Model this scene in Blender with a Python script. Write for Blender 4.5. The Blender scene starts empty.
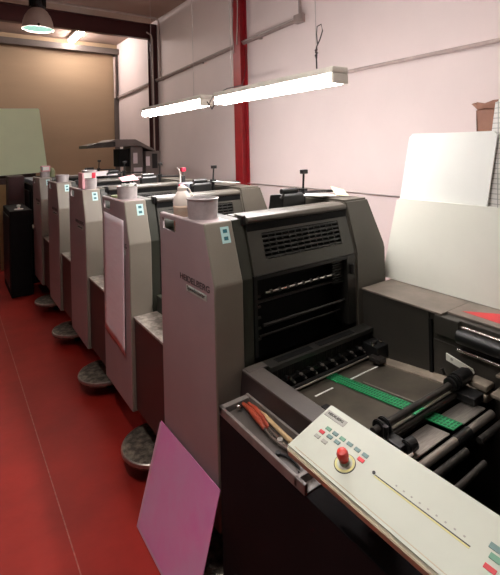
import bpy, bmesh, math, random
from mathutils import Vector, Matrix
random.seed(7)
SC = bpy.context.scene
COL = SC.collection
PI = math.pi

# ------------------------------------------------------------------ materials
def mat(name, col, rough=0.5, metal=0.0, var=0.0, scale=8.0, bump=0.0, bscale=60.0, col2=None,
        emit=None, estr=0.0, spec=0.5, stretch=None, alpha=1.0, trans=0.0, thr=None):
    m = bpy.data.materials.new(name); m.use_nodes = True
    nt = m.node_tree; b = nt.nodes['Principled BSDF']
    b.inputs['Roughness'].default_value = rough
    b.inputs['Metallic'].default_value = metal
    b.inputs['Specular IOR Level'].default_value = spec
    c = (*col, 1)
    b.inputs['Base Color'].default_value = c
    tc = nt.nodes.new('ShaderNodeTexCoord'); mp = nt.nodes.new('ShaderNodeMapping')
    nt.links.new(tc.outputs['Object'], mp.inputs['Vector'])
    if stretch: mp.inputs['Scale'].default_value = stretch
    if var > 0 or col2:
        n = nt.nodes.new('ShaderNodeTexNoise'); n.inputs['Scale'].default_value = scale
        n.inputs['Detail'].default_value = 5; n.inputs['Roughness'].default_value = 0.6
        nt.links.new(mp.outputs[0], n.inputs['Vector'])
        r = nt.nodes.new('ShaderNodeValToRGB')
        lo, hi = thr if thr else (0.35, 0.65)
        r.color_ramp.elements[0].position = lo; r.color_ramp.elements[1].position = hi
        r.color_ramp.elements[0].color = c
        c2 = col2 if col2 else tuple(min(1, k * (1 + var)) for k in col)
        if not col2: r.color_ramp.elements[0].color = (*[k * (1 - var) for k in col], 1)
        r.color_ramp.elements[1].color = (*c2, 1)
        nt.links.new(n.outputs['Fac'], r.inputs[0]); nt.links.new(r.outputs[0], b.inputs['Base Color'])
    if bump > 0:
        n2 = nt.nodes.new('ShaderNodeTexNoise'); n2.inputs['Scale'].default_value = bscale
        n2.inputs['Detail'].default_value = 3
        nt.links.new(mp.outputs[0], n2.inputs['Vector'])
        bp = nt.nodes.new('ShaderNodeBump'); bp.inputs['Strength'].default_value = bump
        bp.inputs['Distance'].default_value = 0.01
        nt.links.new(n2.outputs['Fac'], bp.inputs['Height']); nt.links.new(bp.outputs[0], b.inputs['Normal'])
    if emit:
        b.inputs['Emission Color'].default_value = (*emit, 1)
        b.inputs['Emission Strength'].default_value = estr
    if trans: b.inputs['Transmission Weight'].default_value = trans
    if alpha < 1: b.inputs['Alpha'].default_value = alpha
    return m

M = {}
M['floor'] = mat('red_floor_paint', (0.34, 0.020, 0.013), 0.45, spec=0.35, var=0.16, scale=2.2, bump=0.08, bscale=25)
M['floor_scuff'] = mat('floor_scuff', (0.42, 0.13, 0.10), 0.5, var=0.3, scale=40)
M['wall'] = mat('pink_white_wall', (0.76, 0.645, 0.625), 0.7, var=0.035, scale=0.9, bump=0.05, bscale=30)
M['farwall'] = mat('tan_wall', (0.38, 0.265, 0.165), 0.75, var=0.07, scale=0.8, stretch=(0.3, 1, 2.2), bump=0.05, bscale=20)
M['ceil'] = mat('ceiling_paint', (0.36, 0.26, 0.215), 0.8, var=0.05, scale=1.5)
M['redsteel'] = mat('red_painted_steel', (0.30, 0.010, 0.015), 0.35, var=0.12, scale=7)
M['maroon'] = mat('maroon_painted_steel', (0.045, 0.006, 0.007), 0.45, var=0.15, scale=5)
M['pipe'] = mat('grey_conduit', (0.33, 0.26, 0.24), 0.45, metal=0.2, var=0.12, scale=12)
M['pipelight'] = mat('light_conduit', (0.46, 0.37, 0.34), 0.45, var=0.1, scale=12)
M['greybeam'] = mat('grey_beam_paint', (0.11, 0.088, 0.078), 0.6, var=0.12, scale=4)
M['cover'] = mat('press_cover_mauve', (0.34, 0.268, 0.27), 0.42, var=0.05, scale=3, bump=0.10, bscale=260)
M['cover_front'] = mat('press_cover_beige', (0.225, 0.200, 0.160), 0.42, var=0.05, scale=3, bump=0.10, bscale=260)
M['hood'] = mat('press_hood_grey', (0.040, 0.037, 0.028), 0.36, var=0.08, scale=4, bump=0.08, bscale=260)
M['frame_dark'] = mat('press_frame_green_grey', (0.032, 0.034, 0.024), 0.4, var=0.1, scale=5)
M['drive'] = mat('drive_cover_grey', (0.075, 0.065, 0.051), 0.4, var=0.06, scale=4, bump=0.08, bscale=260)
M['black'] = mat('black_plastic', (0.006, 0.006, 0.006), 0.4, var=0.2, scale=20)
M['interior'] = mat('press_interior_black', (0.0035, 0.0035, 0.0035), 0.7, spec=0.2, var=0.3, scale=14)
M['slat'] = mat('vent_slat_grey', (0.018, 0.017, 0.014), 0.4)
M['glass'] = mat('smoked_guard', (0.004, 0.004, 0.004), 0.12, spec=0.6)
M['chrome'] = mat('polished_steel', (0.62, 0.58, 0.53), 0.22, metal=1.0, var=0.06, scale=30)
M['steel'] = mat('brushed_steel', (0.40, 0.36, 0.32), 0.38, metal=0.85, var=0.18, scale=20, stretch=(1, 14, 1))
M['dsteel'] = mat('dark_steel', (0.05, 0.045, 0.04), 0.35, metal=0.6, var=0.3, scale=18)
M['base'] = mat('press_base_brown_black', (0.008, 0.006, 0.006), 0.75, spec=0.15, var=0.15, scale=5)
M['lowbox'] = mat('low_cover_brown', (0.035, 0.020, 0.019), 0.45, var=0.1, scale=4)
M['ledge'] = mat('worn_ledge_metal', (0.20, 0.17, 0.145), 0.42, metal=0.2, col2=(0.46, 0.40, 0.34), scale=26, thr=(0.42, 0.62))
M['tread'] = mat('worn_tread_plate', (0.085, 0.070, 0.055), 0.45, metal=0.4, col2=(0.32, 0.27, 0.21), scale=30, thr=(0.42, 0.68), bump=0.3, bscale=90)
M['cab'] = mat('feeder_side_dark', (0.010, 0.008, 0.009), 0.75, spec=0.15, var=0.12, scale=5)
M['framegrey'] = mat('feeder_frame_grey', (0.085, 0.072, 0.064), 0.4, var=0.1, scale=9, bump=0.06, bscale=200)
M['frameside'] = mat('feeder_frame_inner_brown', (0.032, 0.022, 0.021), 0.4, var=0.22, scale=10)
M['traygrey'] = mat('tray_grey', (0.20, 0.175, 0.16), 0.42, var=0.2, scale=16)
M['sidebox'] = mat('side_box_grey', (0.036, 0.032, 0.026), 0.42, var=0.1, scale=5)
M['sidetop'] = mat('side_box_top', (0.20, 0.165, 0.135), 0.45, col2=(0.10, 0.085, 0.07), scale=9, thr=(0.4, 0.75))
M['board'] = mat('feed_board', (0.070, 0.059, 0.044), 0.4, metal=0.3, col2=(0.13, 0.112, 0.085), scale=7, thr=(0.35, 0.7))
M['boardrim'] = mat('feed_board_rim', (0.30, 0.25, 0.19), 0.5, col2=(0.16, 0.13, 0.10), scale=12)
M['belt'] = mat('green_belt', (0.012, 0.26, 0.085), 0.55, var=0.15, scale=40)
M['beltdark'] = mat('belt_perforation', (0.005, 0.085, 0.032), 0.6)
M['cream'] = mat('control_panel_cream', (0.62, 0.65, 0.55), 0.4, var=0.03, scale=6)
M['creamedge'] = mat('control_panel_edge', (0.58, 0.49, 0.33), 0.45, var=0.08, scale=20)
M['panelgrey'] = mat('label_grey', (0.40, 0.39, 0.34), 0.5)
M['ink'] = mat('dark_print', (0.02, 0.02, 0.02), 0.5)
M['bgreen'] = mat('button_green', (0.16, 0.36, 0.24), 0.5)
M['bteal'] = mat('button_teal', (0.17, 0.28, 0.26), 0.5)
M['bgrey'] = mat('button_grey', (0.42, 0.42, 0.36), 0.5)
M['bred'] = mat('button_red', (0.70, 0.035, 0.05), 0.4)
M['yellow'] = mat('yellow_ring', (0.74, 0.70, 0.30), 0.5)
M['estop'] = mat('emergency_red', (0.68, 0.035, 0.022), 0.3)
M['tin'] = mat('ink_tin_metal', (0.50, 0.46, 0.45), 0.4, metal=0.2, var=0.12, scale=30)
M['tinink'] = mat('tin_inside', (0.27, 0.25, 0.26), 0.5, var=0.2, scale=30)
M['white'] = mat('white_board', (0.86, 0.87, 0.82), 0.5, var=0.02, scale=3)
M['cboard'] = mat('cream_board', (0.76, 0.76, 0.67), 0.55, var=0.03, scale=2.5)
M['paper'] = mat('white_paper', (0.80, 0.73, 0.75), 0.6, var=0.04, scale=9)
M['pinkpaper'] = mat('pale_pink_paper', (0.86, 0.74, 0.78), 0.6, col2=(0.90, 0.80, 0.83), scale=12, stretch=(1, 0.6, 4))
M['plate'] = mat('magenta_plate', (0.92, 0.30, 0.66), 0.38, col2=(0.88, 0.47, 0.74), scale=3.2, thr=(0.38, 0.66))
M['plateedge'] = mat('plate_edge', (0.86, 0.50, 0.68), 0.4)
M['greenboard'] = mat('pale_green_board', (0.72, 0.82, 0.57), 0.6, var=0.03, scale=2)
M['cardboard'] = mat('brown_cardboard', (0.25, 0.115, 0.075), 0.7, var=0.12, scale=14)
M['lampshell'] = mat('lamp_housing', (0.80, 0.75, 0.66), 0.45, var=0.06, scale=10)
M['bayshell'] = mat('bay_lamp_shell', (0.62, 0.54, 0.48), 0.4, var=0.06, scale=10)
M['wire'] = mat('dark_wire', (0.04, 0.03, 0.03), 0.5)
M['wiregrey'] = mat('grey_wire', (0.45, 0.39, 0.37), 0.5)
M['tube'] = mat('fluorescent_tube', (1, 1, 1), 0.5, emit=(1.0, 0.95, 0.93), estr=62)
M['fillaisle'] = mat('aisle_fill_tube', (1, 1, 1), 0.5, emit=(1.0, 0.95, 0.92), estr=70)
M['fillfeeder'] = mat('feeder_fill_tube', (1, 1, 1), 0.5, emit=(1.0, 0.95, 0.92), estr=52)
M['tubefar'] = mat('far_fluorescent_tube', (1, 1, 1), 0.5, emit=(1.0, 0.90, 0.85), estr=85)
M['mercury'] = mat('greenish_bulb_glass', (0, 0, 0), 0.9, spec=0.0, emit=(0.55, 1.0, 0.82), estr=.8)
M['bottle'] = mat('peach_bottle', (0.72, 0.48, 0.34), 0.4, col2=(0.80, 0.64, 0.50), scale=10, stretch=(1, 1, 3))
M['bottlewhite'] = mat('bottle_white_plastic', (0.78, 0.70, 0.62), 0.4)
M['redpl'] = mat('red_handle_plastic', (0.36, 0.06, 0.03), 0.35, var=0.15, scale=30)
M['redlabel'] = mat('red_label', (0.75, 0.03, 0.07), 0.5)
M['pinklabel'] = mat('pink_label', (0.80, 0.42, 0.45), 0.5)
M['wood'] = mat('pale_wood', (0.62, 0.42, 0.22), 0.55, var=0.12, scale=14, stretch=(1, 0.15, 1))
M['bluegrey'] = mat('blue_grey_plastic', (0.22, 0.24, 0.28), 0.45, var=0.06)
M['tubwhite'] = mat('tub_white', (0.55, 0.50, 0.52), 0.45, var=0.05)
M['cyan'] = mat('pale_cyan_sticker', (0.55, 0.80, 0.78), 0.5)
M['cyandark'] = mat('sticker_mark', (0.02, 0.14, 0.17), 0.5)
M['badge'] = mat('badge_pale_green', (0.42, 0.50, 0.44), 0.4)
M['tanboard'] = mat('tan_fibre_board', (0.40, 0.27, 0.12), 0.6, var=0.1, scale=6)
M['brownpanel'] = mat('dark_brown_panel', (0.05, 0.022, 0.018), 0.5, var=0.2, scale=8)
M['yellowpaper'] = mat('pale_yellow_paper', (0.78, 0.76, 0.50), 0.6)
M['redpaper'] = mat('red_sheet', (0.55, 0.03, 0.035), 0.5)
M['statgrey'] = mat('station_grey', (0.20, 0.165, 0.15), 0.45, var=0.08, scale=5)
M['greenish'] = mat('olive_jar', (0.30, 0.33, 0.18), 0.5, var=0.15, scale=20)

def grid_paper():
    m = mat('grid_ruled_paper', (0.84, 0.83, 0.79), 0.6)
    nt = m.node_tree; b = nt.nodes['Principled BSDF']
    tc = nt.nodes.new('ShaderNodeTexCoord'); sep = nt.nodes.new('ShaderNodeSeparateXYZ')
    nt.links.new(tc.outputs['Object'], sep.inputs[0])
    def lines(out, period, width):
        d = nt.nodes.new('ShaderNodeMath'); d.operation = 'DIVIDE'; d.inputs[1].default_value = period
        nt.links.new(out, d.inputs[0])
        f = nt.nodes.new('ShaderNodeMath'); f.operation = 'FRACT'; nt.links.new(d.outputs[0], f.inputs[0])
        l = nt.nodes.new('ShaderNodeMath'); l.operation = 'LESS_THAN'; l.inputs[1].default_value = width
        nt.links.new(f.outputs[0], l.inputs[0]); return l.outputs[0]
    a = lines(sep.outputs['Z'], 0.022, 0.14); c = lines(sep.outputs['Y'], 0.05, 0.07)
    mx = nt.nodes.new('ShaderNodeMath'); mx.operation = 'MAXIMUM'
    nt.links.new(a, mx.inputs[0]); nt.links.new(c, mx.inputs[1])
    mix = nt.nodes.new('ShaderNodeMix'); mix.data_type = 'RGBA'
    mix.inputs['A'].default_value = (0.84, 0.83, 0.79, 1); mix.inputs['B'].default_value = (0.42, 0.42, 0.40, 1)
    nt.links.new(mx.outputs[0], mix.inputs['Factor']); nt.links.new(mix.outputs['Result'], b.inputs['Base Color'])
    return m
M['grid'] = grid_paper()

# ------------------------------------------------------------------ mesh builder
class MB:
    def __init__(s): s.bm = bmesh.new(); s.mats = []; s.wn = False
    def _mi(s, m):
        m = M[m]
        if m not in s.mats: s.mats.append(m)
        return s.mats.index(m)
    def _merge(s, t, m, xf=None):
        mi = s._mi(m)
        bmesh.ops.recalc_face_normals(t, faces=t.faces[:])
        for f in t.faces: f.material_index = mi; f.smooth = True
        for e in t.edges:
            if len(e.link_faces) == 2 and e.calc_face_angle(0) > math.radians(38): e.smooth = False
        if xf is not None: bmesh.ops.transform(t, matrix=xf, verts=t.verts[:])
        me = bpy.data.meshes.new('tmp'); t.to_mesh(me); t.free()
        s.bm.from_mesh(me); bpy.data.meshes.remove(me)
        return s
    def box(s, x0, x1, y0, y1, z0, z1, m, bev=0.0, xf=None, seg=2):
        t = bmesh.new()
        bmesh.ops.create_cube(t, size=1)
        bmesh.ops.scale(t, vec=(x1 - x0, y1 - y0, z1 - z0), verts=t.verts[:])
        bmesh.ops.translate(t, vec=((x0 + x1) / 2, (y0 + y1) / 2, (z0 + z1) / 2), verts=t.verts[:])
        if bev: s.wn = True; bmesh.ops.bevel(t, geom=t.edges[:], offset=bev, segments=seg, affect='EDGES', profile=0.5)
        return s._merge(t, m, xf)
    def prism(s, pts, axis, a0, a1, m, bev=0.0, seg=2):
        """pts: polygon in the two other axes (in x,y,z order), extruded along axis from a0 to a1"""
        t = bmesh.new()
        def mk(p, a):
            return {'x': (a, p[0], p[1]), 'y': (p[0], a, p[1]), 'z': (p[0], p[1], a)}[axis]
        v0 = [t.verts.new(mk(p, a0)) for p in pts]; v1 = [t.verts.new(mk(p, a1)) for p in pts]
        t.faces.new(v0); t.faces.new(v1[::-1])
        n = len(pts)
        for i in range(n): t.faces.new([v0[i], v1[i], v1[(i + 1) % n], v0[(i + 1) % n]])
        bmesh.ops.recalc_face_normals(t, faces=t.faces[:])
        if bev: s.wn = True; bmesh.ops.bevel(t, geom=t.edges[:], offset=bev, segments=seg, affect='EDGES', profile=0.5)
        return s._merge(t, m)
    def cyl(s, p0, p1, r, m, r1=None, seg=16, bev=0.0):
        p0 = Vector(p0); p1 = Vector(p1); d = p1 - p0
        t = bmesh.new()
        bmesh.ops.create_cone(t, cap_ends=True, segments=seg, radius1=r, radius2=r if r1 is None else r1, depth=d.length)
        if bev:
            ed = [e for e in t.edges if all(len(f.verts) > 4 or True for f in e.link_faces) and e.calc_face_angle(0) > 1.2]
            bmesh.ops.bevel(t, geom=ed, offset=bev, segments=2, affect='EDGES')
        q = Vector((0, 0, 1)).rotation_difference(d.normalized()).to_matrix().to_4x4()
        return s._merge(t, m, Matrix.Translation((p0 + p1) / 2) @ q)
    def lathe(s, prof, c, m, seg=28, xf=None, cap=True):
        t = bmesh.new(); rings = []
        for r, z in prof:
            if r < 1e-6: rings.append([t.verts.new((c[0], c[1], c[2] + z))])
            else: rings.append([t.verts.new((c[0] + r * math.cos(2 * PI * k / seg), c[1] + r * math.sin(2 * PI * k / seg), c[2] + z)) for k in range(seg)])
        for a, b in zip(rings, rings[1:]):
            for k in range(seg):
                k2 = (k + 1) % seg
                if len(a) == 1 and len(b) == 1: continue
                if len(a) == 1: t.faces.new([a[0], b[k], b[k2]])
                elif len(b) == 1: t.faces.new([a[k], a[k2], b[0]])
                else: t.faces.new([a[k], a[k2], b[k2], b[k]])
        return s._merge(t, m, xf)
    def tube(s, pts, r, m, seg=8, taper=None):
        pts = [Vector(p) for p in pts]; t = bmesh.new(); rings = []
        up = Vector((0, 0, 1))
        for i, p in enumerate(pts):
            d = (pts[min(i + 1, len(pts) - 1)] - pts[max(i - 1, 0)]).normalized()
            a = d.cross(up)
            if a.length < 1e-3: a = d.cross(Vector((1, 0, 0)))
            a.normalize(); b = d.cross(a).normalized()
            rr = r if taper is None else r * taper[i]
            rings.append([t.verts.new(p + rr * (math.cos(2 * PI * k / seg) * a + math.sin(2 * PI * k / seg) * b)) for k in range(seg)])
        for a, b in zip(rings, rings[1:]):
            for k in range(seg): t.faces.new([a[k], a[(k + 1) % seg], b[(k + 1) % seg], b[k]])
        t.faces.new(rings[0]); t.faces.new(rings[-1][::-1])
        return s._merge(t, m)
    def build(s, name, parent=None, origin=None):
        me = bpy.data.meshes.new(name)
        o = bpy.data.objects.new(name, me); COL.objects.link(o)
        for m in s.mats: me.materials.append(m)
        off = Vector((0, 0, 0))
        if parent is not None:
            o.parent = parent; w = parent; off = Vector((0, 0, 0))
            while w is not None: off += w.location; w = w.parent
        elif origin is not None:
            off = Vector(origin); o.location = off
        bmesh.ops.translate(s.bm, vec=-off, verts=s.bm.verts[:])
        s.bm.to_mesh(me); s.bm.free()
        if s.wn and name != 'cutter':
            wn = o.modifiers.new('weighted', 'WEIGHTED_NORMAL'); wn.keep_sharp = True
        return o

def tag(o, label, cat, group=None):
    o['label'] = label; o['category'] = cat
    if group: o['group'] = group
    return o
def thing(name, loc, label, cat, group=None):
    o = bpy.data.objects.new(name, None); COL.objects.link(o); o.location = loc
    o.empty_display_size = 0.1
    return tag(o, label, cat, group)
def struct(o): o['kind'] = 'structure'; return o
def dup(root, dloc, label=None):
    r = root.copy(); COL.objects.link(r); r.location = root.location + Vector(dloc)
    if label: r['label'] = label
    for ch in list(root.children):
        c = ch.copy(); COL.objects.link(c); c.parent = r
        for g in list(ch.children):
            d = g.copy(); COL.objects.link(d); d.parent = c
    return r
def text(name, body, size, origin, xdir, ydir, m, parent, width=None, depth=0.0006):
    cu = bpy.data.curves.new('txt', 'FONT'); cu.body = body; cu.size = size; cu.extrude = depth
    cu.align_x = 'LEFT'; cu.align_y = 'BOTTOM'
    tmp = bpy.data.objects.new('txt', cu); COL.objects.link(tmp)
    dg = bpy.context.evaluated_depsgraph_get(); dg.update()
    me = bpy.data.meshes.new_from_object(tmp.evaluated_get(dg))
    bpy.data.objects.remove(tmp); bpy.data.curves.remove(cu)
    X = Vector(xdir).normalized(); Y = Vector(ydir).normalized(); Z = X.cross(Y)
    R = Matrix((X, Y, Z)).transposed().to_4x4()
    if width:
        w = max(v.co.x for v in me.vertices)
        me.transform(Matrix.Diagonal((width / w, 1, 1, 1)))
    me.transform(Matrix.Translation(Vector(origin)) @ R)
    off = Vector((0, 0, 0)); w = parent
    while w is not None: off += w.location; w = w.parent
    me.transform(Matrix.Translation(-off)); me.materials.clear(); me.materials.append(M[m]); me.name = name
    o = bpy.data.objects.new(name, me); COL.objects.link(o); o.parent = parent
    return o

# ------------------------------------------------------------------ the room
XW = 3.0; YF = 9.2; ZC = 3.95
def st(name, *a, **k): mb = MB(); mb.box(*a, **k); return struct(mb.build(name))
fl = MB(); fl.box(-3.5, XW + 0.2, -3.5, YF + 0.2, -0.1, 0, 'floor'); struct(fl.build('floor'))
w = MB(); w.box(XW, XW + 0.2, -3.5, YF + 0.2, 0, ZC, 'wall'); struct(w.build('wall_right'))
w = MB(); w.box(-3.5, XW, YF, YF + 0.2, 0, ZC, 'farwall'); struct(w.build('wall_back'))
w = MB(); w.box(-3.5, XW + 0.2, -3.5, YF + 0.2, ZC, ZC + 0.15, 'ceil'); struct(w.build('ceiling'))
# header over the far bay and corner trim
w = MB(); w.box(-3.5, XW, YF - 0.14, YF, 3.72, 3.84, 'greybeam', bev=0.008); struct(w.build('trim_1'))
w = MB(); w.box(2.91, XW, YF - 0.06, YF, 0, 3.72, 'greybeam', bev=0.008); struct(w.build('trim_2'))
# floor seam: a thin worn joint line
w = MB()
w.box(0.404, 0.409, 1.0, 6.2, 0.0, 0.0012, 'floor_scuff'); struct(w.build('trim_3'))

# maroon portal frame: post + cross beam
p = thing('portal_frame', (2.94, 7.15, 0), 'dark maroon steel portal frame with post and beam crossing the ceiling', 'steel frame')
mb = MB()
for a, b in ((7.03, 7.042), (7.138, 7.15)): mb.box(2.87, 2.995, a, b, 0, 3.86, 'maroon')
mb.box(2.925, 2.94, 7.042, 7.138, 0, 3.86, 'maroon'); mb.build('post', p)
mb = MB()
mb.box(-3.4, 2.995, 7.04, 7.14, 3.60, 3.612, 'maroon'); mb.box(-3.4, 2.995, 7.04, 7.14, 3.848, 3.86, 'maroon')
mb.box(-3.4, 2.9, 7.08, 7.09, 3.612, 3.848, 'maroon'); mb.build('beam', p)

# bright red column on the side wall
p = thing('steel_column', (2.94, 4.4, 0), 'bright red steel column standing against the pink wall', 'column')
mb = MB()
mb.box(2.89, 2.902, 4.30, 4.46, 0, 3.94, 'redsteel', bev=0.002)
mb.box(2.982, 2.996, 4.30, 4.46, 0, 3.94, 'redsteel', bev=0.002)
mb.box(2.902, 2.982, 4.345, 4.358, 0, 3.94, 'redsteel'); mb.build('column_shaft', p)
mb = MB(); mb.box(2.84, 2.998, 4.27, 4.53, 0, 0.02, 'redsteel', bev=0.003); mb.build('base_plate', p)
cab = MB()
cab.tube([(2.885, 4.44 + 0.01 * math.sin(i * .9), 3.94 - i * 0.09) for i in range(13)], 0.006, 'wiregrey')
cab.tube([(2.880, 4.34 - 0.02 * math.sin(i * .35), 3.94 - i * 0.09) for i in range(12)] , 0.006, 'wiregrey')
tag(cab.build('hanging_cable', origin=(2.85, 4.4, 3.0)), 'thin grey cables hanging down the upper red column', 'cable')

# conduits
def conduit(pts, r, m, name, label, extra=None):
    t = thing(name, pts[0], label, 'conduit'); q = MB(); q.tube(pts, r, m, seg=12); q.build('pipe', t)
    if extra: extra(t)
    return t
def ex(t):
    q = MB(); q.box(2.93, 2.996, 3.25, 3.37, 2.965, 3.055, 'pipe', bev=0.012); q.cyl((2.925, 3.31, 3.01), (2.935, 3.31, 3.01), 0.035, 'pipe', seg=20); q.build('junction_box', t)
    q = MB(); q.tube([(2.965, 3.30, 3.05), (2.965, 3.30, 3.94)], 0.016, 'pipe', seg=12); q.build('riser_pipe', t)
    q = MB(); q.tube([(2.95, 3.36, 3.025), (2.95, 9.08, 2.83)], 0.010, 'wiregrey', seg=8); q.build('cable', t)
    for yy in (4.0, 5.4, 6.8, 8.2):
        q = MB(); q.box(2.962, 2.999, yy - .012, yy + .012, 2.975 - (yy - 3.3) * .031, 3.03 - (yy - 3.3) * .031, 'pipe'); q.build('clip', t)
conduit([(2.975, 3.37, 3.005), (2.975, 5.5, 2.94), (2.975, 9.10, 2.80)], 0.020, 'pipe', 'wall_conduit',
        'long grey conduit climbing the wall across the red column to a junction box', ex)
conduit([(2.978, -1.5, 2.385), (2.978, 4.29, 2.37)], 0.016, 'pipelight', 'wall_conduit',
        'straight grey conduit on wall to the right of the near tube lamp')
conduit([(2.975, 6.9, 2.90), (2.975, 6.9, 3.84), (2.965, 6.9, 3.90), (2.90, 6.9, 3.925), (2.80, 6.9, 3.928), (-1.5, 6.9, 3.92)], 0.018, 'pipelight', 'ceiling_conduit',
        'light conduit running above the maroon beam and down beside its post')
conduit([(2.90, 7.01, 0.0), (2.90, 7.01, 3.58), (2.88, 7.01, 3.66), (2.80, 7.01, 3.70)], 0.013, 'pipelight', 'post_conduit',
        'thin pale pipe bending down the face of the maroon post')
conduit([(2.90, 9.078, 2.80), (2.90, 9.078, 3.66)], 0.022, 'pipelight', 'corner_conduit',
        'short pale vertical pipe in the far wall corner under the header')
q = MB(); q.tube([(2.985, 1.6, 1.285), (2.985, 3.4, 1.281), (2.985, 4.25, 1.27), (2.985, 5.6, 1.25)], 0.006, 'wiregrey')
tag(q.build('wall_cable', origin=(2.985, 4, 1.27)), 'thin cable running low along the pink wall past the red column foot', 'cable')

# ------------------------------------------------------------------ tube lamps
def tube_lamp(x, y0, y1, z, label, group='suspended twin tube lamps', tm='tube'):
    t = thing('tube_lamp', (x, (y0 + y1) / 2, z), label, 'ceiling lamp', group)
    q = MB(); q.box(x - .055, x + .055, y0, y1, z + 0.005, z + 0.040, 'lampshell', bev=0.008)
    for yy in (y0, y1):
        s = 1 if yy == y0 else -1
        q.box(x - .052, x + .052, yy + (0 if s > 0 else -.02), yy + (.02 if s > 0 else 0), z - .045, z + .006, 'lampshell', bev=0.004)
    q.build('housing', t)
    for dx in (-.030, .030):
        q = MB(); q.cyl((x + dx, y0 + .022, z - .02), (x + dx, y1 - .022, z - .02), 0.025, tm, seg=14); q.build('tube', t)
    return t
lx = 1.6
L1 = tube_lamp(lx, 1.49, 2.66, 2.065, 'near glowing tube lamp hanging by a looped wire above first press unit')
L2 = tube_lamp(lx, 2.84, 4.05, 2.075, 'far glowing tube lamp hanging left of the red column')
tube_lamp(-.1, .7, 1.9, 3.1, 'added out-of-view tube lamp lighting the red aisle floor', tm='fillaisle')  # fill lamp, put in out of view to light aisle floor and side covers
tube_lamp(1.0, .5, 1.7, 3.6, 'added out-of-view tube lamp lighting the near end of the feeder', tm='fillfeeder')  # second fill lamp out of view, added to light console and feeder from above
q = MB(); q.tube([(lx, 1.66, 2.12), (lx, 1.66, 2.18)], 0.004, 'wire')
q.tube([(lx, 1.66 + 0.006 * math.sin(i * 1.7), 2.18 + i * .007) for i in range(8)], 0.007, 'wire')
q.tube([(lx, 1.66, 2.23), (lx, 1.63, 2.27), (lx, 1.61, 2.31), (lx, 1.62, 2.345), (lx, 1.65, 2.34), (lx, 1.655, 2.30), (lx, 1.65, 2.25)], 0.003, 'wire')
q.tube([(lx, 1.66, 2.2), (lx, 1.66, ZC)], 0.0022, 'wiregrey'); q.build('suspension_wire', L1)
q = MB(); q.tube([(lx, 2.5, 2.12), (lx, 2.5, ZC)], 0.0018, 'wiregrey'); q.build('suspension_wire', L1)
for yy in (3.05, 3.9):
    q = MB(); q.tube([(lx, yy, 2.13), (lx, yy, ZC)], 0.0018, 'wiregrey'); q.build('suspension_wire', L2)
q = MB()
q.tube([(lx, 2.70, 2.06), (lx, 2.73, 2.03), (lx, 2.77, 2.00), (lx, 2.80, 2.03), (lx, 2.84, 2.06)], 0.004, 'wire')
q.tube([(lx, 2.66, 2.10), (lx, 2.76, 2.09), (lx, 2.80, 2.05), (lx, 2.85, 2.02), (lx, 2.9, 2.05)], 0.004, 'wiregrey')
q.tube([(lx, 2.68, 2.10), (lx + .1, 2.72, 2.15), (lx + .5, 3.1, 2.25), (lx + .9, 3.7, 2.36), (2.9, 4.25, 2.52), (2.96, 4.28, 2.7), (2.97, 4.29, 2.92)], 0.004, 'wire')
tag(q.build('lamp_cable', origin=(lx, 2.75, 2.05)), 'dark supply cable linking the two tube lamps to the red column', 'cable')
# far ceiling tube
t = thing('ceiling_tube_lamp', (2.03, 8.7, 3.9), 'small glowing tube lamp fixed to ceiling behind the maroon beam', 'ceiling lamp')
q = MB(); q.box(1.96, 2.10, 8.12, 9.04, 3.90, 3.945, 'bayshell', bev=.006); q.build('housing', t)
q = MB(); q.cyl((2.03, 8.15, 3.875), (2.03, 9.02, 3.875), 0.045, 'tubefar', seg=14); q.build('tube', t)
t = dup(t, (-2.9, 0, 0), 'added out-of-view ceiling tube lamp lighting the far wall')  # out-of-view copy, added to brighten the far wall
# high bay lamps
def bay(x, y, z, label, glass='mercury'):
    t = thing('high_bay_lamp', (x, y, z), label, 'ceiling lamp', 'bell shaped hanging lamps')
    q = MB(); q.lathe([(0.070, .25), (0.11, .215), (0.15, .15), (0.172, .08), (0.180, 0.0), (0.186, -.012), (0.178, -.012), (0.172, 0.002), (0.164, .08), (0.14, .14), (0.09, .205), (0, .23)], (x, y, z), 'bayshell', seg=36); q.build('lamp_shade', t)
    q = MB(); q.lathe([(0, .40), (.07, .40), (.085, .385), (.085, .27), (.07, .25), (0, .25)], (x, y, z), 'black', seg=24)
    for k in range(10):
        a = k * PI / 5; q.box(-.004, .004, .07, .10, .27, .39, 'black', xf=Matrix.Translation((x, y, z)) @ Matrix.Rotation(a, 4, 'Z'))
    q.build('gear_housing', t)
    q = MB(); q.lathe([(0, .012), (.171, .012), (.171, .0), (.10, -.006), (0, -.008)], (x, y, z), glass, seg=36); q.build('lens', t)
    for k in range(3):
        a = k * 2 * PI / 3 + 0.4
        q = MB(); q.box(.172, .197, -.012, .012, -.02, .02, 'black', xf=Matrix.Translation((x, y, z)) @ Matrix.Rotation(a, 4, 'Z')); q.build('clip', t)
    q = MB(); q.tube([(x, y, z + .40), (x, y, ZC)], .008, 'black'); q.build('suspension_rod', t)
    return t
bay(0.949, 5.94, 3.255, 'bell shaped hanging lamp with greenish glass at top left under the ceiling')

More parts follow.
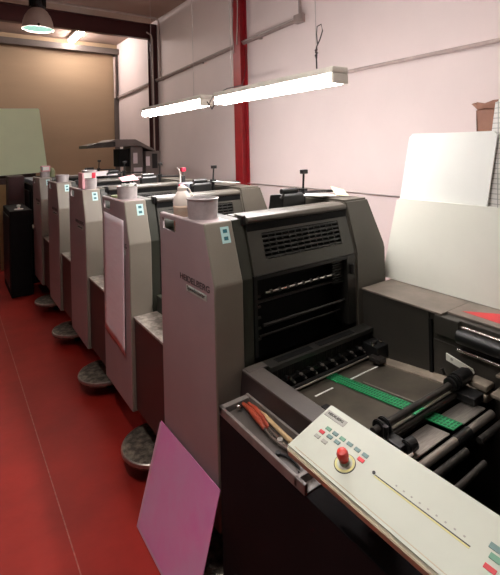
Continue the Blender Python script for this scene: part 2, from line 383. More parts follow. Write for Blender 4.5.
# ------------------------------------------------------------------ printing unit
Y0 = 1.42
def unit():
    t = thing('printing_unit', (1.3, Y0, 0), '', 'printing press unit', 'offset printing units in a row')
    # operator side cover with window slot and tray pocket
    prof = [(Y0, .25), (Y0, 1.187), (Y0 + .075, 1.42), (Y0 + .505, 1.42), (Y0 + .505, .25)]
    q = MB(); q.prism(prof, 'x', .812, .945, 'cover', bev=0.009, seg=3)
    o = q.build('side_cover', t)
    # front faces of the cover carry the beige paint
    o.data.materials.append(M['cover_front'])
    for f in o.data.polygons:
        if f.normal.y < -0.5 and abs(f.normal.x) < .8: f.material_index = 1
    cut = MB(); cut.box(.828, .935, Y0 + .27, Y0 + .492, 1.335, 1.5, 'cover'); cut.box(.79, .9, Y0 + .33, Y0 + .480, 1.345, 1.398, 'cover')
    c = cut.build('cutter', t)
    o.modifiers.clear()
    for mesh_i in (0,):
        md = o.modifiers.new('cut', 'BOOLEAN'); md.operation = 'DIFFERENCE'; md.object = c; md.solver = 'EXACT'; md.use_self = True
        dg = bpy.context.evaluated_depsgraph_get(); dg.update()
        me = bpy.data.meshes.new_from_object(o.evaluated_get(dg)); o.modifiers.clear(); o.data = me; me.name = 'side_cover'; o.modifiers.new('weighted', 'WEIGHTED_NORMAL').keep_sharp = True
    me.materials.append(M['frame_dark']); di = len(me.materials) - 1  # pocket faces coloured darker to stand in for the shade inside
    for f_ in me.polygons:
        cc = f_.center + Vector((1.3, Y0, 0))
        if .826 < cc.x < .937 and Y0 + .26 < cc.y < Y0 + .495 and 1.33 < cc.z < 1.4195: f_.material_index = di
    bpy.data.objects.remove(c)
    # badge
    g = MB(); g.box(.8135, .8165, Y0 + .30, Y0 + .302, 1.16, 1.161, 'ink')
    tx = text('badge_lettering', 'HEIDELBERG', .036, (.8112, Y0 + .295, 1.150), (0, -1, 0), (0, 0, 1), 'ink', t, width=.26)
    b = MB(); b.box(.8100, .8130, Y0 + .06, Y0 + .235, 1.118, 1.143, 'badge', bev=.001); b = b.build('badge_plate', t)
    g.bm.free()
    text('badge_lettering', 'Speedmaster', .024, (.8096, Y0 + .225, 1.122), (0, -1, 0), (0, 0, 1), 'ink', b, width=.155)
    # sticker
    n = Vector((0, -1, .32)).normalized()
    def bev(z, dx=0): return Y0 + .075 * (z - 1.187) / .233
    q = MB()
    for (xa, xb, za, zb, mm, lift) in ((.882, .922, 1.335, 1.398, 'cyan', .0012), (.892, .912, 1.374, 1.388, 'cyandark', .002), (.892, .912, 1.346, 1.360, 'cyandark', .002)):
        tb = bmesh.new()
        vs = [tb.verts.new(Vector((x, bev(z), z)) + n * lift) for x, z in ((xa, za), (xb, za), (xb, zb), (xa, zb))]
        tb.faces.new(vs); q._merge(tb, mm)
    s = q.build('sticker', t); s['label'] = 'pale cyan sticker with two dark marks'
    # inner frame strip
    q = MB(); q.prism([(Y0 + .012, .30), (Y0 + .012, 1.185), (Y0 + .077, 1.418), (Y0 + .48, 1.418), (Y0 + .48, .30)], 'x', .945, 1.000, 'frame_dark', bev=.004)
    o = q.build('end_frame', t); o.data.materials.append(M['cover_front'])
    # hood
    q = MB()
    def hp(x0, x1, za, zb, m, d0, d1):     # slab lying on the sloped hood front
        ya = Y0 + .067 * (za - 1.187) / .233; yb = Y0 + .067 * (zb - 1.187) / .233
        q.prism([(ya + d0, za), (yb + d0, zb), (yb + d1, zb), (ya + d1, za)], 'x', x0, x1, m)
    hx0, hx1 = 1.004, 1.597
    gx0, gx1, gz0, gz1 = 1.075, 1.53, 1.245, 1.352
    hp(hx0, hx1, 1.192, gz0, 'hood', .004, .03); hp(hx0, hx1, gz1, 1.366, 'hood', .004, .03); hp(hx0, hx1, 1.376, 1.396, 'hood', .004, .03)
    hp(hx0, gx0, gz0, gz1, 'hood', .004, .03); hp(gx1, hx1, gz0, gz1, 'hood', .004, .03)
    hp(hx0, gx0 - .02, 1.366, 1.376, 'hood', .004, .03); hp(gx1 - .02, hx1, 1.366, 1.376, 'hood', .004, .03)
    q.box(hx0, hx1, Y0 + .055, Y0 + .07, 1.2, 1.40, 'interior')
    q.build('hood', t)
    q = MB()
    hp(gx0, gx1, gz0, gz1, 'interior', .026, .034)
    for k in range(6):
        z = gz0 + .004 + k * .0185; hp(gx0, gx1, z, z + .006, 'slat', .006, .02)
    for k in range(1, 12):
        x = gx0 + (gx1 - gx0) * k / 12; hp(x - .0025, x + .0025, gz0, gz1, 'slat', .009, .018)
    v = q.build('vent_grille', t)
    q = MB(); q.prism([(Y0 + .052, 1.398), (Y0 + .048, 1.410), (Y0 + .055, 1.424), (Y0 + .085, 1.430), (Y0 + .15, 1.430), (Y0 + .15, 1.398)], 'x', hx0, hx1, 'drive', bev=.004, seg=2)
    q.build('hood_lip', t)
    q = MB(); q.box(.985, 1.006, Y0 + .06, Y0 + .10, 1.39, 1.434, 'black', bev=.005); q.build('hinge', t)
    # front guard
    q = MB()
    q.box(hx0, hx1, Y0 + .10, Y0 + .44, .80, 1.19, 'interior')
    q.box(hx0, 1.02, Y0 + .01, Y0 + .10, .86, 1.19, 'black'); q.box(1.545, hx1, Y0 + .006, Y0 + .10, .86, 1.188, 'slat')
    q.box(hx0, hx1, Y0 + .008, Y0 + .10, 1.172, 1.188, 'black')
    for k in range(9): q.box(1.47, 1.545, Y0 + .03, Y0 + .036, 1.06 + k * .012, 1.066 + k * .012, 'slat')
    q.cyl((1.571, Y0 + .001, 1.145), (1.571, Y0 + .001, 1.10), .012, 'black', seg=10)
    for k in range(5): q.cyl((1.055, Y0 + .07, .9 + k * .045), (1.075, Y0 + .07, .9 + k * .045), .006, 'dsteel', seg=8)
    q.build('front_guard', t)
    for (z, r, yy, x0, x1) in ((1.110, .006, .02, 1.065, 1.455), (1.062, .006, .06, 1.04, 1.56), (.972, .007, .03, 1.06, 1.56), (.915, .005, .06, 1.06, 1.55)):
        q = MB(); q.cyl((x0, Y0 + yy, z), (x1, Y0 + yy, z), r, 'chrome' if z in (1.110,) else 'dsteel', seg=10)
        if z == 1.110:
            for k in range(9): q.cyl((1.09 + k * .045, Y0 + yy, z), (1.103 + k * .045, Y0 + yy, z), .0085, 'dsteel', seg=10)
        q.build('guard_bar', t)
    # drive side cover
    xo = 1.825
    q = MB()
    prof = [(Y0, .25), (Y0, 1.20), (Y0 + .067, 1.440), (Y0 + .49, 1.440), (Y0 + .49, .25)]
    tb = bmesh.new()
    # tapered outer top: build both outlines, outer one leans in at the top
    a = [tb.verts.new((1.602, y, z)) for y, z in prof]
    oxs = [xo, xo, 1.775, 1.775, xo]
    b = [tb.verts.new((xx, y, z)) for xx, (y, z) in zip(oxs, prof)]
    tb.faces.new(a); tb.faces.new([b[0], b[4], b[1]]); tb.faces.new([b[1], b[4], b[3], b[2]])
    for i in range(5): tb.faces.new([a[i], b[i], b[(i + 1) % 5], a[(i + 1) % 5]])
    bmesh.ops.recalc_face_normals(tb, faces=tb.faces[:])
    bmesh.ops.bevel(tb, geom=tb.edges[:], offset=.010, segments=2, affect='EDGES')
    q._merge(tb, 'drive'); q.build('drive_cover', t)
    # top deck with ink fountain
    q = MB(); q.box(1.0, 1.6, Y0 + .10, Y0 + .205, 1.30, 1.422, 'hood', bev=.004); q.box(1.0, 1.6, Y0 + .205, Y0 + .48, 1.28, 1.37, 'frame_dark', bev=.004); q.build('top_deck', t)
    q = MB()
    q.prism([(Y0 + .215, 1.37), (Y0 + .215, 1.47), (Y0 + .23, 1.48), (Y0 + .32, 1.47), (Y0 + .34, 1.37)], 'x', 1.33, 1.47, 'black', bev=.006)
    q.cyl((1.35, Y0 + .25, 1.49), (1.45, Y0 + .25, 1.49), .014, 'black'); q.cyl((1.32, Y0 + .22, 1.46), (1.34, Y0 + .22, 1.48), .007, 'dsteel')
    q.cyl((1.42, Y0 + .28, 1.477), (1.74, Y0 + .28, 1.462), .007, 'black')
    q.build('ink_fountain', t)
    q = MB()
    q.cyl((1.520, Y0 + .28, 1.37), (1.520, Y0 + .28, 1.49), .012, 'black'); q.cyl((1.520, Y0 + .28, 1.48), (1.528, Y0 + .28, 1.575), .0055, 'black')
    q.box(1.510, 1.548, Y0 + .268, Y0 + .292, 1.568, 1.590, 'black', bev=.003); q.box(1.505, 1.535, Y0 + .26, Y0 + .30, 1.478, 1.492, 'black', bev=.002)
    q.build('lever', t)
    # base and low deck behind the covers
    q = MB(); q.box(1.09, 1.76, Y0 + .02, Y0 + .935, 0.0, .30, 'base'); q.build('base', t)
    q = MB(); q.box(.832, .965, Y0 + .51, Y0 + .935, .27, .770, 'lowbox', bev=.004)
    o = q.build('low_cover', t)
    q = MB(); q.box(.826, .975, Y0 + .51, Y0 + .938, .770, .784, 'ledge', bev=.003); q.build('low_ledge', t)
    q = MB(); q.box(.965, 1.70, Y0 + .475, Y0 + .94, .30, .875, 'frame_dark', bev=.006)
    q.cyl((.97, Y0 + .70, .80), (1.6, Y0 + .70, .80), .16, 'dsteel', seg=32); q.build('inner_body', t)
    return t
U1 = unit()
U1['label'] = 'nearest grey press unit with open black guard and badge on its side'
U = [U1]
labs = ['second grey press unit, a long white sheet hung on its side',
        'third grey press unit, carrying a tin with pink and red labels',
        'fourth grey press unit, carrying a plain unlabelled tin',
        'fifth and farthest grey press unit, narrow front beside black cabinet']
for k, l in enumerate(labs): U.append(dup(U1, (0, .94 * (k + 1), 0), l))

# round tread steps standing on the floor beside the covers
FS = thing('foot_step', (.90, Y0 + .83, 0), 'round tread step nearest the magenta plate, between first and second press units', 'step', 'round tread steps beside the press')
q = MB(); q.lathe([(0, .125), (.168, .125), (.178, .121), (.182, .112), (.180, .092), (.16, .085), (0, .085)], (.90, Y0 + .83, 0), 'tread', seg=40); q.build('step_plate', FS)
q = MB(); q.lathe([(.176, .1235), (.183, .119), (.1855, .110), (.184, .102), (.178, .102)], (.90, Y0 + .83, 0), 'steel', seg=40); q.build('rim', FS)
q = MB(); q.cyl((.93, Y0 + .83, 0), (.93, Y0 + .83, .088), .03, 'base'); q.build('pedestal', FS)
for k, l in ((1, 'round tread step between second and third press units'), (2, 'round tread step between third and fourth press units'), (3, 'round tread step between fourth and fifth press units'), (-.745, 'dark round tread step hidden behind the magenta plate at bottom')):
    dup(FS, (0, .94 * k, 0), l)

# things on the covers
def tin(x, y, r, h, label, z=1.42, extra=0):
    t = thing('ink_tin', (x, y, z), label, 'tin', 'ink tins on the press covers')
    q = MB(); q.lathe([(0, 0), (r * .93, 0), (r * .95, .004), (r, h - .006), (r * 1.04, h - .004), (r * 1.05, h), (r * 1.0, h + .002), (r * .97, h - .004), (r * .95, h - .012), (0, h - .012)], (x, y, z), 'tin', seg=36); q.build('tin_body', t)
    q = MB(); q.lathe([(r * .94, h - .011), (r * .5, h - .009), (0, h - .010)], (x, y, z), 'tinink', seg=30); q.build('lid', t)
    return t
tin(.882, 1.625, .066, .085, 'wide grey metal tin on the nearest press cover beside the bottle')
t2 = tin(.885, 2.58, .060, .075, 'grey tin holding crumpled white paper on second press cover')
q = MB()
tb = bmesh.new(); N = 8
gr = [[tb.verts.new((.855 + i * .011, 2.53 + j * .010, 1.497 + .014 * math.sin(i * 1.3 + j) + .006 * random.random())) for j in range(N)] for i in range(N)]
for i in range(N - 1):
    for j in range(N - 1): tb.faces.new([gr[i][j], gr[i + 1][j], gr[i + 1][j + 1], gr[i][j + 1]])
q._merge(tb, 'white'); wp = q.build('crumpled_paper', origin=(.89, 2.56, 1.495)); 
sm = wp.modifiers.new('s', 'SOLIDIFY'); sm.thickness = .002
tag(wp, 'crumpled white paper lying in the tin on second press unit', 'paper')
t3 = tin(.885, 3.44, .055, .074, 'lower grey tin of the pair on third press cover')
t3b = tin(.885, 3.44, .053, .066, 'upper grey tin stacked with red and white label on third press unit', z=1.496)
q = MB(); q.box(.83, .915, 3.378, 3.383, 1.505, 1.545, 'white', bev=.001); q.box(.888, .915, 3.375, 3.379, 1.504, 1.546, 'redlabel', bev=.001)
q.build('label_card', t3b)
q = MB(); q.box(.818, .838, 3.38, 3.50, 1.425, 1.545, 'pinklabel', bev=.003); tag(q.build('label_card', origin=(.83, 3.44, 1.42)), 'pink card box standing beside tins on third press cover', 'box')
tin(.883, 4.40, .058, .066, 'plain grey tin on fourth press cover')
t5 = tin(.888, 5.34, .052, .06, 'small tin on fifth and farthest press cover')
q = MB(); q.box(.85, .94, 5.30, 5.38, 1.486, 1.55, 'pinklabel', bev=.004); q.box(.862, .925, 5.296, 5.301, 1.50, 1.54, 'white'); q.box(.85, .862, 5.297, 5.302, 1.50, 1.54, 'bteal')
tag(q.build('small_carton', origin=(.89, 5.34, 1.486)), 'small pink and white carton on top of the farthest tin', 'box')
q = MB(); q.lathe([(0, 0), (.03, 0), (.032, .07), (.02, .09), (.018, .10), (0, .10)], (.975, 5.40, 1.42), 'greenish', seg=20)
tag(q.build('green_jar', origin=(.975, 5.40, 1.42)), 'small olive jar behind the farthest tin', 'jar')
# wash bottle sits down in the cover pocket
bx, by, bz = .880, 1.815, 1.336
t = thing('wash_bottle', (bx, by, bz), 'peach plastic wash bottle with pale cap on nearest press cover', 'bottle')
q = MB(); q.lathe([(0, 0), (.038, 0), (.041, .005), (.041, .118), (.043, .122), (.043, .130), (.040, .134), (.041, .150), (.037, .175), (.024, .198), (.018, .205), (0, .205)], (bx, by, bz), 'bottle', seg=32); q.build('bottle_body', t)
q = MB(); q.lathe([(.0415, .134), (.0425, .15), (.038, .177), (.024, .201), (.0195, .207), (.019, .202), (.023, .196)], (bx, by, bz), 'bottlewhite', seg=32)
q.lathe([(0, .203), (.021, .203), (.022, .222), (.016, .228), (.008, .236), (0, .236)], (bx, by, bz), 'bottlewhite', seg=20); q.build('cap', t)
q = MB(); q.tube([(bx + .002, by, bz + .232), (bx + .03, by - .01, bz + .215), (bx + .05, by - .015, bz + .17), (bx + .056, by - .015, bz + .13)], .0035, 'bottlewhite'); q.build('spout', t)
t.scale = (1, 1, .9)
# items on second unit deck and beyond
q = MB(); q.lathe([(0, 0), (.034, 0), (.035, .05), (.03, .06), (0, .06)], (.862, 2.72, 1.36), 'cardboard', seg=20); q.lathe([(0.031, .058), (.031, .07), (0, .07)], (.862, 2.72, 1.36), 'greenish', seg=20)
tag(q.build('brown_jar', origin=(.862, 2.72, 1.36)), 'small brown jar in the cover pocket of second press unit', 'jar')
q = MB(); q.box(1.31, 1.45, 2.62, 2.78, 1.37, 1.475, 'bluegrey', bev=.006); tag(q.build('plastic_box', origin=(1.38, 2.7, 1.425)), 'blue grey plastic box on deck of second press unit', 'box')
q = MB(); q.lathe([(0, 0), (.09, 0), (.10, .095), (.103, .10), (.096, .10), (.09, .07), (0, .07)], (1.40, 3.62, 1.37), 'tubwhite', seg=32); tag(q.build('plastic_tub', origin=(1.40, 3.62, 1.425)), 'round whitish tub on deck of the third press unit', 'tub')
q = MB(); q.tube([(1.37, 3.62, 1.45), (1.41, 3.62, 1.475), (1.44, 3.61, 1.50)], .012, 'yellowpaper', taper=[1, 1.3, .4]); tag(q.build('crumpled_rag', origin=(1.4, 3.62, 1.45)), 'pale yellow rag sticking out of the round tub', 'rag')
q = MB(); q.lathe([(0, 0), (.015, 0), (.016, .07), (.007, .09), (.006, .16), (0, .16)], (1.345, 2.80, 1.37), 'bottlewhite', seg=16); q.tube([(1.345, 2.80, 1.53), (1.34, 2.80, 1.56), (1.325, 2.80, 1.578)], .004, 'bottlewhite')
tag(q.build('nozzle_bottle', origin=(1.345, 2.8, 1.425)), 'slim white bottle with bent nozzle behind blue grey box', 'bottle')
q = MB(); q.box(1.375, 1.40, 2.83, 2.855, 1.37, 1.52, 'ink', bev=.003); q.box(1.372, 1.405, 2.826, 2.856, 1.548, 1.575, 'redlabel', bev=.002); q.cyl((1.388, 2.84, 1.52), (1.388, 2.84, 1.55), .005, 'ink')
tag(q.build('red_capped_bottle', origin=(1.388, 2.84, 1.425)), 'dark bottle with square red cap beside the nozzle bottle', 'bottle')
q = MB(); q.box(1.29, 1.31, 2.66, 2.72, 1.37, 1.47, 'redlabel', bev=.004)
tag(q.build('red_carton', origin=(1.3, 2.69, 1.425)), 'little red carton left of the blue grey box', 'box')
def flat(name, pts, m, label, cat, th=.002, origin=None):
    tb = bmesh.new(); vs = [tb.verts.new(p) for p in pts]; tb.faces.new(vs); r = bmesh.ops.extrude_face_region(tb, geom=tb.faces[:])
    n = (Vector(pts[1]) - Vector(pts[0])).cross(Vector(pts[2]) - Vector(pts[0])).normalized()
    bmesh.ops.translate(tb, vec=n * th, verts=[v for v in r['geom'] if isinstance(v, bmesh.types.BMVert)])
    q = MB(); q._merge(tb, m); return tag(q.build(name, origin=origin or pts[0]), label, cat)
flat('paper_sheet', [(1.46, 1.64, 1.462), (1.68, 1.60, 1.445), (1.70, 1.70, 1.447), (1.48, 1.76, 1.466)], 'paper', 'white paper lying on top of the nearest press unit', 'paper')
flat('paper_note', [(1.66, 1.60, 1.452), (1.74, 1.585, 1.443), (1.76, 1.64, 1.470), (1.69, 1.67, 1.492)], 'yellowpaper', 'curled pale yellow note at the right of nearest press top', 'paper')
flat('paper_sheet', [(1.50, 2.60, 1.478), (1.70, 2.56, 1.458), (1.72, 2.68, 1.46), (1.52, 2.72, 1.48)], 'white', 'white paper lying on top of second press unit by its lever', 'paper')
flat('paper_sheet', [(1.15, 3.47, 1.455), (1.28, 3.44, 1.462), (1.28, 3.56, 1.50), (1.16, 3.60, 1.48)], 'pinklabel', 'pinkish paper on top of third press unit', 'paper')
flat('paper_sheet', [(1.22, 4.47, 1.45), (1.42, 4.42, 1.455), (1.44, 4.56, 1.50), (1.25, 4.60, 1.49)], 'paper', 'folded white paper on top of fourth press unit', 'paper')

# sheet hung on unit 2
tb = bmesh.new(); nx, nz = 10, 18
def sy(i): return 2.81 - .38 * i / nx
g = []
for j in range(nz + 1):
    row = []
    for i in range(nx + 1):
        u = i / nx; v = j / nz
        zz = 1.325 - (.012 * u) - (.745 + .03 * (u - .3)) * v
        xx = .8065 - .004 * abs(math.sin(u * 6 + v * 3)) * v - .02 * v * v * max(0, u - .7) - .008 * (v ** 6) * (1 - u)
        row.append(tb.verts.new((xx, sy(i) - .03 * v * (1-u) * 0, zz)))
    g.append(row)
for j in range(nz):
    for i in range(nx): tb.faces.new([g[j][i], g[j][i + 1], g[j + 1][i + 1], g[j + 1][i]])
q = MB(); q._merge(tb, 'pinkpaper'); o = q.build('hanging_sheet', origin=(.81, 2.62, 1.32)); m_ = o.modifiers.new('s', 'SOLIDIFY'); m_.thickness = .0012; m_.offset = 1
tag(o, 'long pale sheet hanging down the side of the second press unit', 'paper')

# magenta printing plate leaning on nearest unit
tb = bmesh.new()
P0 = [(.800, 1.925, .435), (.800, 1.385, .452), (.672, 1.39, .004), (.672, 1.925, .004)]
q = MB()
vs = [tb.verts.new(p) for p in P0]; tb.faces.new(vs); r = bmesh.ops.extrude_face_region(tb, geom=tb.faces[:])
bmesh.ops.translate(tb, vec=(-.003, 0, .001), verts=[v for v in r['geom'] if isinstance(v, bmesh.types.BMVert)])
q._merge(tb, 'plate')
t = thing('printing_plate', (.66, 1.65, 0), 'magenta pink printing plate leaning on the nearest press unit from floor', 'printing plate')
q.build('plate_sheet', t)
q = MB()
def onp(y, s, l=.0045): return (.672 + .128 * s - l, y, .004 + .44 * s + l * .3)
q.prism([(0, 0), (0.001, 0), (.001, .001)], 'x', 0, .001, 'plateedge'); q.bm.clear()
for ya, yb, sa, sb in ((1.925, 1.905, 0, .97), (1.925, 1.39, .0, .03)):
    t2_ = bmesh.new(); t2_.faces.new([t2_.verts.new(onp(ya, sa)), t2_.verts.new(onp(yb, sa)), t2_.verts.new(onp(yb, sb)), t2_.verts.new(onp(ya, sb))]); q._merge(t2_, 'plateedge')
q.build('plate_margin', t)

# ------------------------------------------------------------------ feeder
F = thing('sheet_feeder', (1.2, .5, 0), 'low dark sheet feeder with green belt and steel rollers in the foreground', 'sheet feeder')
YN = -.6
q = MB(); q.box(.788, .92, YN, 1.365, .02, .752, 'cab', bev=.006); q.build('side_panel', F)
q = MB(); q.box(.83, 1.70, YN, 1.40, 0.0, .12, 'base'); q.build('base', F)
q = MB(); q.box(.93, 1.75, 1.28, 1.412, .12, .70, 'interior'); q.box(.93, 1.75, YN, -.45, .12, .70, 'interior'); q.build('cross_member', F)
# operator frame wall
q = MB(); q.prism([(.906, .70), (.922, .842), (.928, .846), (.992, .846), (.998, .84), (.998, .30), (.906, .30)], 'y', YN, 1.412, 'frameside', bev=.002)
q.box(.921, .999, YN, 1.413, .840, .849, 'framegrey', bev=.003)
q.box(.93, 1.02, 1.372, 1.413, .842, .851, 'framegrey', bev=.003)
q.build('frame_wall', F)
# tool tray
T = MB()
T.box(.785, .915, .90, 1.36, .752, .758, 'traygrey', bev=.002)
T.box(.785, .797, .90, 1.36, .755, .782, 'traygrey', bev=.003); T.box(.785, .915, 1.335, 1.36, .755, .782, 'traygrey', bev=.003)
T.box(.785, .915, .93, .945, .755, .782, 'traygrey', bev=.003); T.box(.903, .913, .90, 1.36, .755, .786, 'traygrey', bev=.003)
T.box(.797, .903, .945, 1.335, .7575, .760, 'framegrey')
T = T.build('tool_tray', F)
# feed board
def zb(y): return .715 + .13 * (1.36 - y)
q = MB()
q.prism([(1.40, zb(1.40)), (.885, zb(.885)), (.885, zb(.885) - .02), (1.40, zb(1.40) - .02)], 'x', 1.0, 1.60, 'board', bev=.003)
q.build('feed_board', F)
q = MB(); q.prism([(1.34, zb(1.34) + .008), (.80, zb(.80) + .008), (.80, zb(.8) - .02), (1.34, zb(1.34) - .02)], 'x', 1.575, 1.645, 'boardrim', bev=.006); q.build('board_rim', F)
for xa, xb in ((1.165, 1.262), (1.365, 1.545)):
    q = MB(); q.prism([(1.255, zb(1.255)), (1.262, zb(1.262)), (1.262, zb(1.262) + .0025), (1.255, zb(1.255) + .0025)], 'x', xa, xb, 'white'); q.build('sheet_guide', F)
q = MB(); q.prism([(1.20, zb(1.2)), (.93, zb(.93)), (.93, zb(.93) + .006), (1.20, zb(1.2) + .006)], 'x', 1.372, 1.380, 'steel'); q.build('guide_rail', F)
q = MB(); q.box(1.06, 1.08, 1.0, 1.12, zb(1.0) , zb(1.0) + .008, 'black', bev=.002); q.box(1.10, 1.13, 1.10, 1.16, .745, .762, 'black', bev=.002); q.build('side_lay', F)
# green belt with perforations
q = MB()
q.prism([(1.355, zb(1.355) + .002), (.770, zb(.77) + .002), (.770, zb(.77) + .007), (1.355, zb(1.355) + .007)], 'x', 1.305, 1.360, 'belt', bev=.001)
k = 0
y = 1.34
while y > .78:
    for s in range(3):
        xa = 1.310 + s * .017
        q.prism([(y, zb(y) + .0072), (y - .006, zb(y) + .0082), (y - .006, zb(y) + .009), (y, zb(y) + .0082)], 'x', xa, xa + .010, 'beltdark')
    y -= .013
b = q.build('feed_belt', F); b['label'] = 'green perforated feed belt'
# front lay bar with teeth and knobs
q = MB(); q.box(1.02, 1.64, 1.352, 1.416, .828, .848, 'slat', bev=.003)
q.box(1.07, 1.26, 1.368, 1.40, .8475, .8495, 'interior'); q.box(1.30, 1.52, 1.368, 1.40, .8475, .8495, 'interior')
q.box(1.03, 1.63, 1.375, 1.40, .72, .83, 'interior'); q.build('lay_bar', F)
q = MB()
for k in range(56): q.box(1.035 + k * .0105, 1.0395 + k * .0105, 1.362, 1.376, .78, .828, 'slat')
q.box(1.03, 1.63, 1.355, 1.372, .765, .78, 'black'); o = q.build('lay_comb', F)
for k in range(9):
    x = 1.10 + k * .06
    q = MB(); q.cyl((x, 1.362, .780 ), (x, 1.340, .786), .009, 'black', seg=12); q.cyl((x, 1.340, .786), (x, 1.328, .790), .0055, 'chrome' if k in (0, 5, 8) else 'steel', seg=10); q.cyl((x + .025, 1.355, .762), (x + .025, 1.335, .764), .008, 'black', seg=10); q.cyl((x + .025, 1.335, .764), (x + .025, 1.330, .765), .004, 'steel', seg=8); q.build('lay_knob', F)
q = MB(); q.cyl((1.05, 1.318, .745), (1.60, 1.318, .745), .004, 'steel', seg=10); q.cyl((1.05, 1.340, .742), (1.62, 1.340, .742), .008, 'black', seg=10); q.build('lay_shaft', F)
q = MB(); q.box(1.56, 1.66, 1.27, 1.36, .74, .80, 'black', bev=.006)
for k in range(4): q.cyl((1.565 + k * .025, 1.30 + .01 * (k % 2), .80), (1.565 + k * .025, 1.30 + .01 * (k % 2), .812), .009, 'chrome' if k % 2 == 0 else 'dsteel', seg=10)
q.box(1.53, 1.58, 1.24, 1.30, .745, .765, 'dsteel', bev=.004); q.build('lay_head', F)
# cross shafts and clamps
def shaft(y, z, r, x0, x1, m='dsteel', name='cross_shaft'):
    q = MB(); q.cyl((x0, y, z), (x1, y, z), r, m, seg=20); return q.build(name, F)
shaft(.880, .835, .0125, 1.05, 1.56); shaft(.872, .800, .011, 1.08, 1.56)
q = MB()
for x in (1.075, 1.10): q.cyl((x, .880, .835), (x + .012, .880, .835), .026, 'black', seg=20, bev=.003)
q.box(1.075, 1.12, .80, .895, .79, .82, 'black', bev=.006)
q.cyl((1.10, .80, .81), (1.14, .80, .81), .020, 'black', seg=16, bev=.003); q.cyl((1.06, .84, .835), (1.06, .84, .87), .008, 'black', seg=10)
q.cyl((1.05, .78, .80), (1.10, .78, .80), .010, 'chrome', seg=12)
q.build('shaft_clamp', F)
q = MB()
q.cyl((1.505, .880, .840), (1.585, .880, .840), .027, 'black', seg=28, bev=.006); q.cyl((1.585, .880, .840), (1.60, .880, .840), .020, 'dsteel', seg=24)
q.cyl((1.470, .880, .838), (1.482, .880, .838), .024, 'black', seg=18, bev=.002); q.cyl((1.49, .880, .838), (1.50, .880, .838), .026, 'black', seg=18, bev=.002)
q.cyl((1.475, .90, .865), (1.475, .91, .885), .006, 'dsteel', seg=8); q.box(1.49, 1.56, .80, .89, .785, .815, 'black', bev=.006)
q.build('hand_knob', F)
# steel table plates either side of the belt and the rollers
q = MB()
for xa, xb in ((1.11, 1.292), (1.372, 1.515)):
    q.prism([(.855, zb(.855) - .002), (.775, zb(.775) - .002), (.775, zb(.775) - .006), (.855, zb(.855) - .006)], 'x', xa, xb, 'steel')
q.build('table_plate', F)
for yy, zz, r, mm in ((.757, .775, .013, 'steel'), (.722, .762, .011, 'dsteel')):
    for xa, xb in ((1.06, 1.295), (1.37, 1.525)):
        q = MB(); q.cyl((xa, yy, zz), (xb, yy, zz), r, mm, seg=22, bev=.002); q.build('roller', F)
q = MB(); q.cyl((1.292, .758, .772), (1.373, .758, .772), .017, 'black', seg=20); q.build('belt_pulley', F)
q = MB()
q.cyl((1.10, .655, .77), (1.27, .655, .775), .009, 'dsteel', seg=12); q.cyl((1.10, .655, .77), (1.082, .655, .77), .020, 'black', seg=16); q.build('feed_wheel_arm', F)
q = MB(); q.cyl((1.40, .66, .765), (1.50, .66, .765), .008, 'dsteel', seg=12); q.build('feed_wheel_arm', F)
# deep feeder interior parts
q = MB(); q.box(1.0, 1.62, -.4, .56, .30, .34, 'interior')
for xx in (1.36, 1.47):
    q.box(xx, xx + .018, .50, .53, .34, .74, 'dsteel', bev=.002)
q.box(1.0, 1.62, .50, .53, .66, .70, 'black', bev=.003); q.build('pile_table', F)
q = MB()
q.cyl((1.50, .55, .70), (1.62, .55, .70), .028, 'steel', seg=20, bev=.003); q.cyl((1.40, .42, .66), (1.62, .42, .66), .030, 'dsteel', seg=20)
for k in range(10): q.cyl((1.33 + k * .03, .56, .60), (1.33 + k * .03, .50, .60), .008, 'dsteel', seg=8)
q.build('suction_head', F)
# far side box
q = MB()
q.box(1.64, 2.05, YN, 1.412, .10, 1.012, 'sidebox', bev=.005)
q.box(1.632, 1.648, 1.060, 1.412, .70, 1.012, 'sidebox', bev=.003)
q.box(1.634, 1.642, YN, 1.044, .70, .905, 'sidebox', bev=.003)
q.build('side_box', F)
q = MB(); q.box(1.626, 2.06, 1.0, 1.413, 1.012, 1.022, 'sidetop', bev=.003); q.box(1.668, 2.06, YN, 1.0, 1.012, 1.022, 'sidetop', bev=.003)
q.box(1.620, 1.68, .925, 1.03, .935, 1.0125, 'sidebox', bev=.006)
q.build('side_box_top', F)
q = MB()
q.cyl((1.640, -.5, .985), (1.640, .93, .985), .011, 'chrome', seg=16); q.cyl((1.628, -.5, .955), (1.628, .93, .955), .028, 'black', seg=20); q.cyl((1.618, -.5, .905), (1.618, .93, .905), .006, 'chrome', seg=12)
q.build('guide_rod', F)
q = MB(); q.prism([(.985, .840), (.880, .822), (.872, .832), (.878, .846), (.985, .868)], 'x', 1.627, 1.634, 'cboard', bev=.001)
q.cyl((1.6265, .96, .852), (1.6275, .96, .852), .006, 'panelgrey', seg=10); q.cyl((1.6265, .895, .836), (1.6275, .895, .836), .006, 'panelgrey', seg=10); o = q.build('label_plate', F); o['label'] = 'off-white metal label plate'
q = MB(); q.box(1.575, 1.635, .80, .87, .806, .83, 'boardrim', bev=.007); q.box(1.56, 1.635, .60, .78, .808, .822, 'boardrim', bev=.004); q.box(1.60, 1.66, .64, .78, .865, .875, 'boardrim', bev=.003); q.build('bearing_block', F)
q = MB(); q.box(1.626, 1.634, 1.045, 1.059, .72, .985, 'interior'); q.build('seam_gap', F)
flat('red_sheet', [(1.715, .965, 1.0225), (1.80, .86, 1.0225), (1.80, .45, 1.0225), (1.69, .45, 1.0225)], 'redpaper', 'red folded sheet lying on the side box before white boards', 'paper', th=.004)

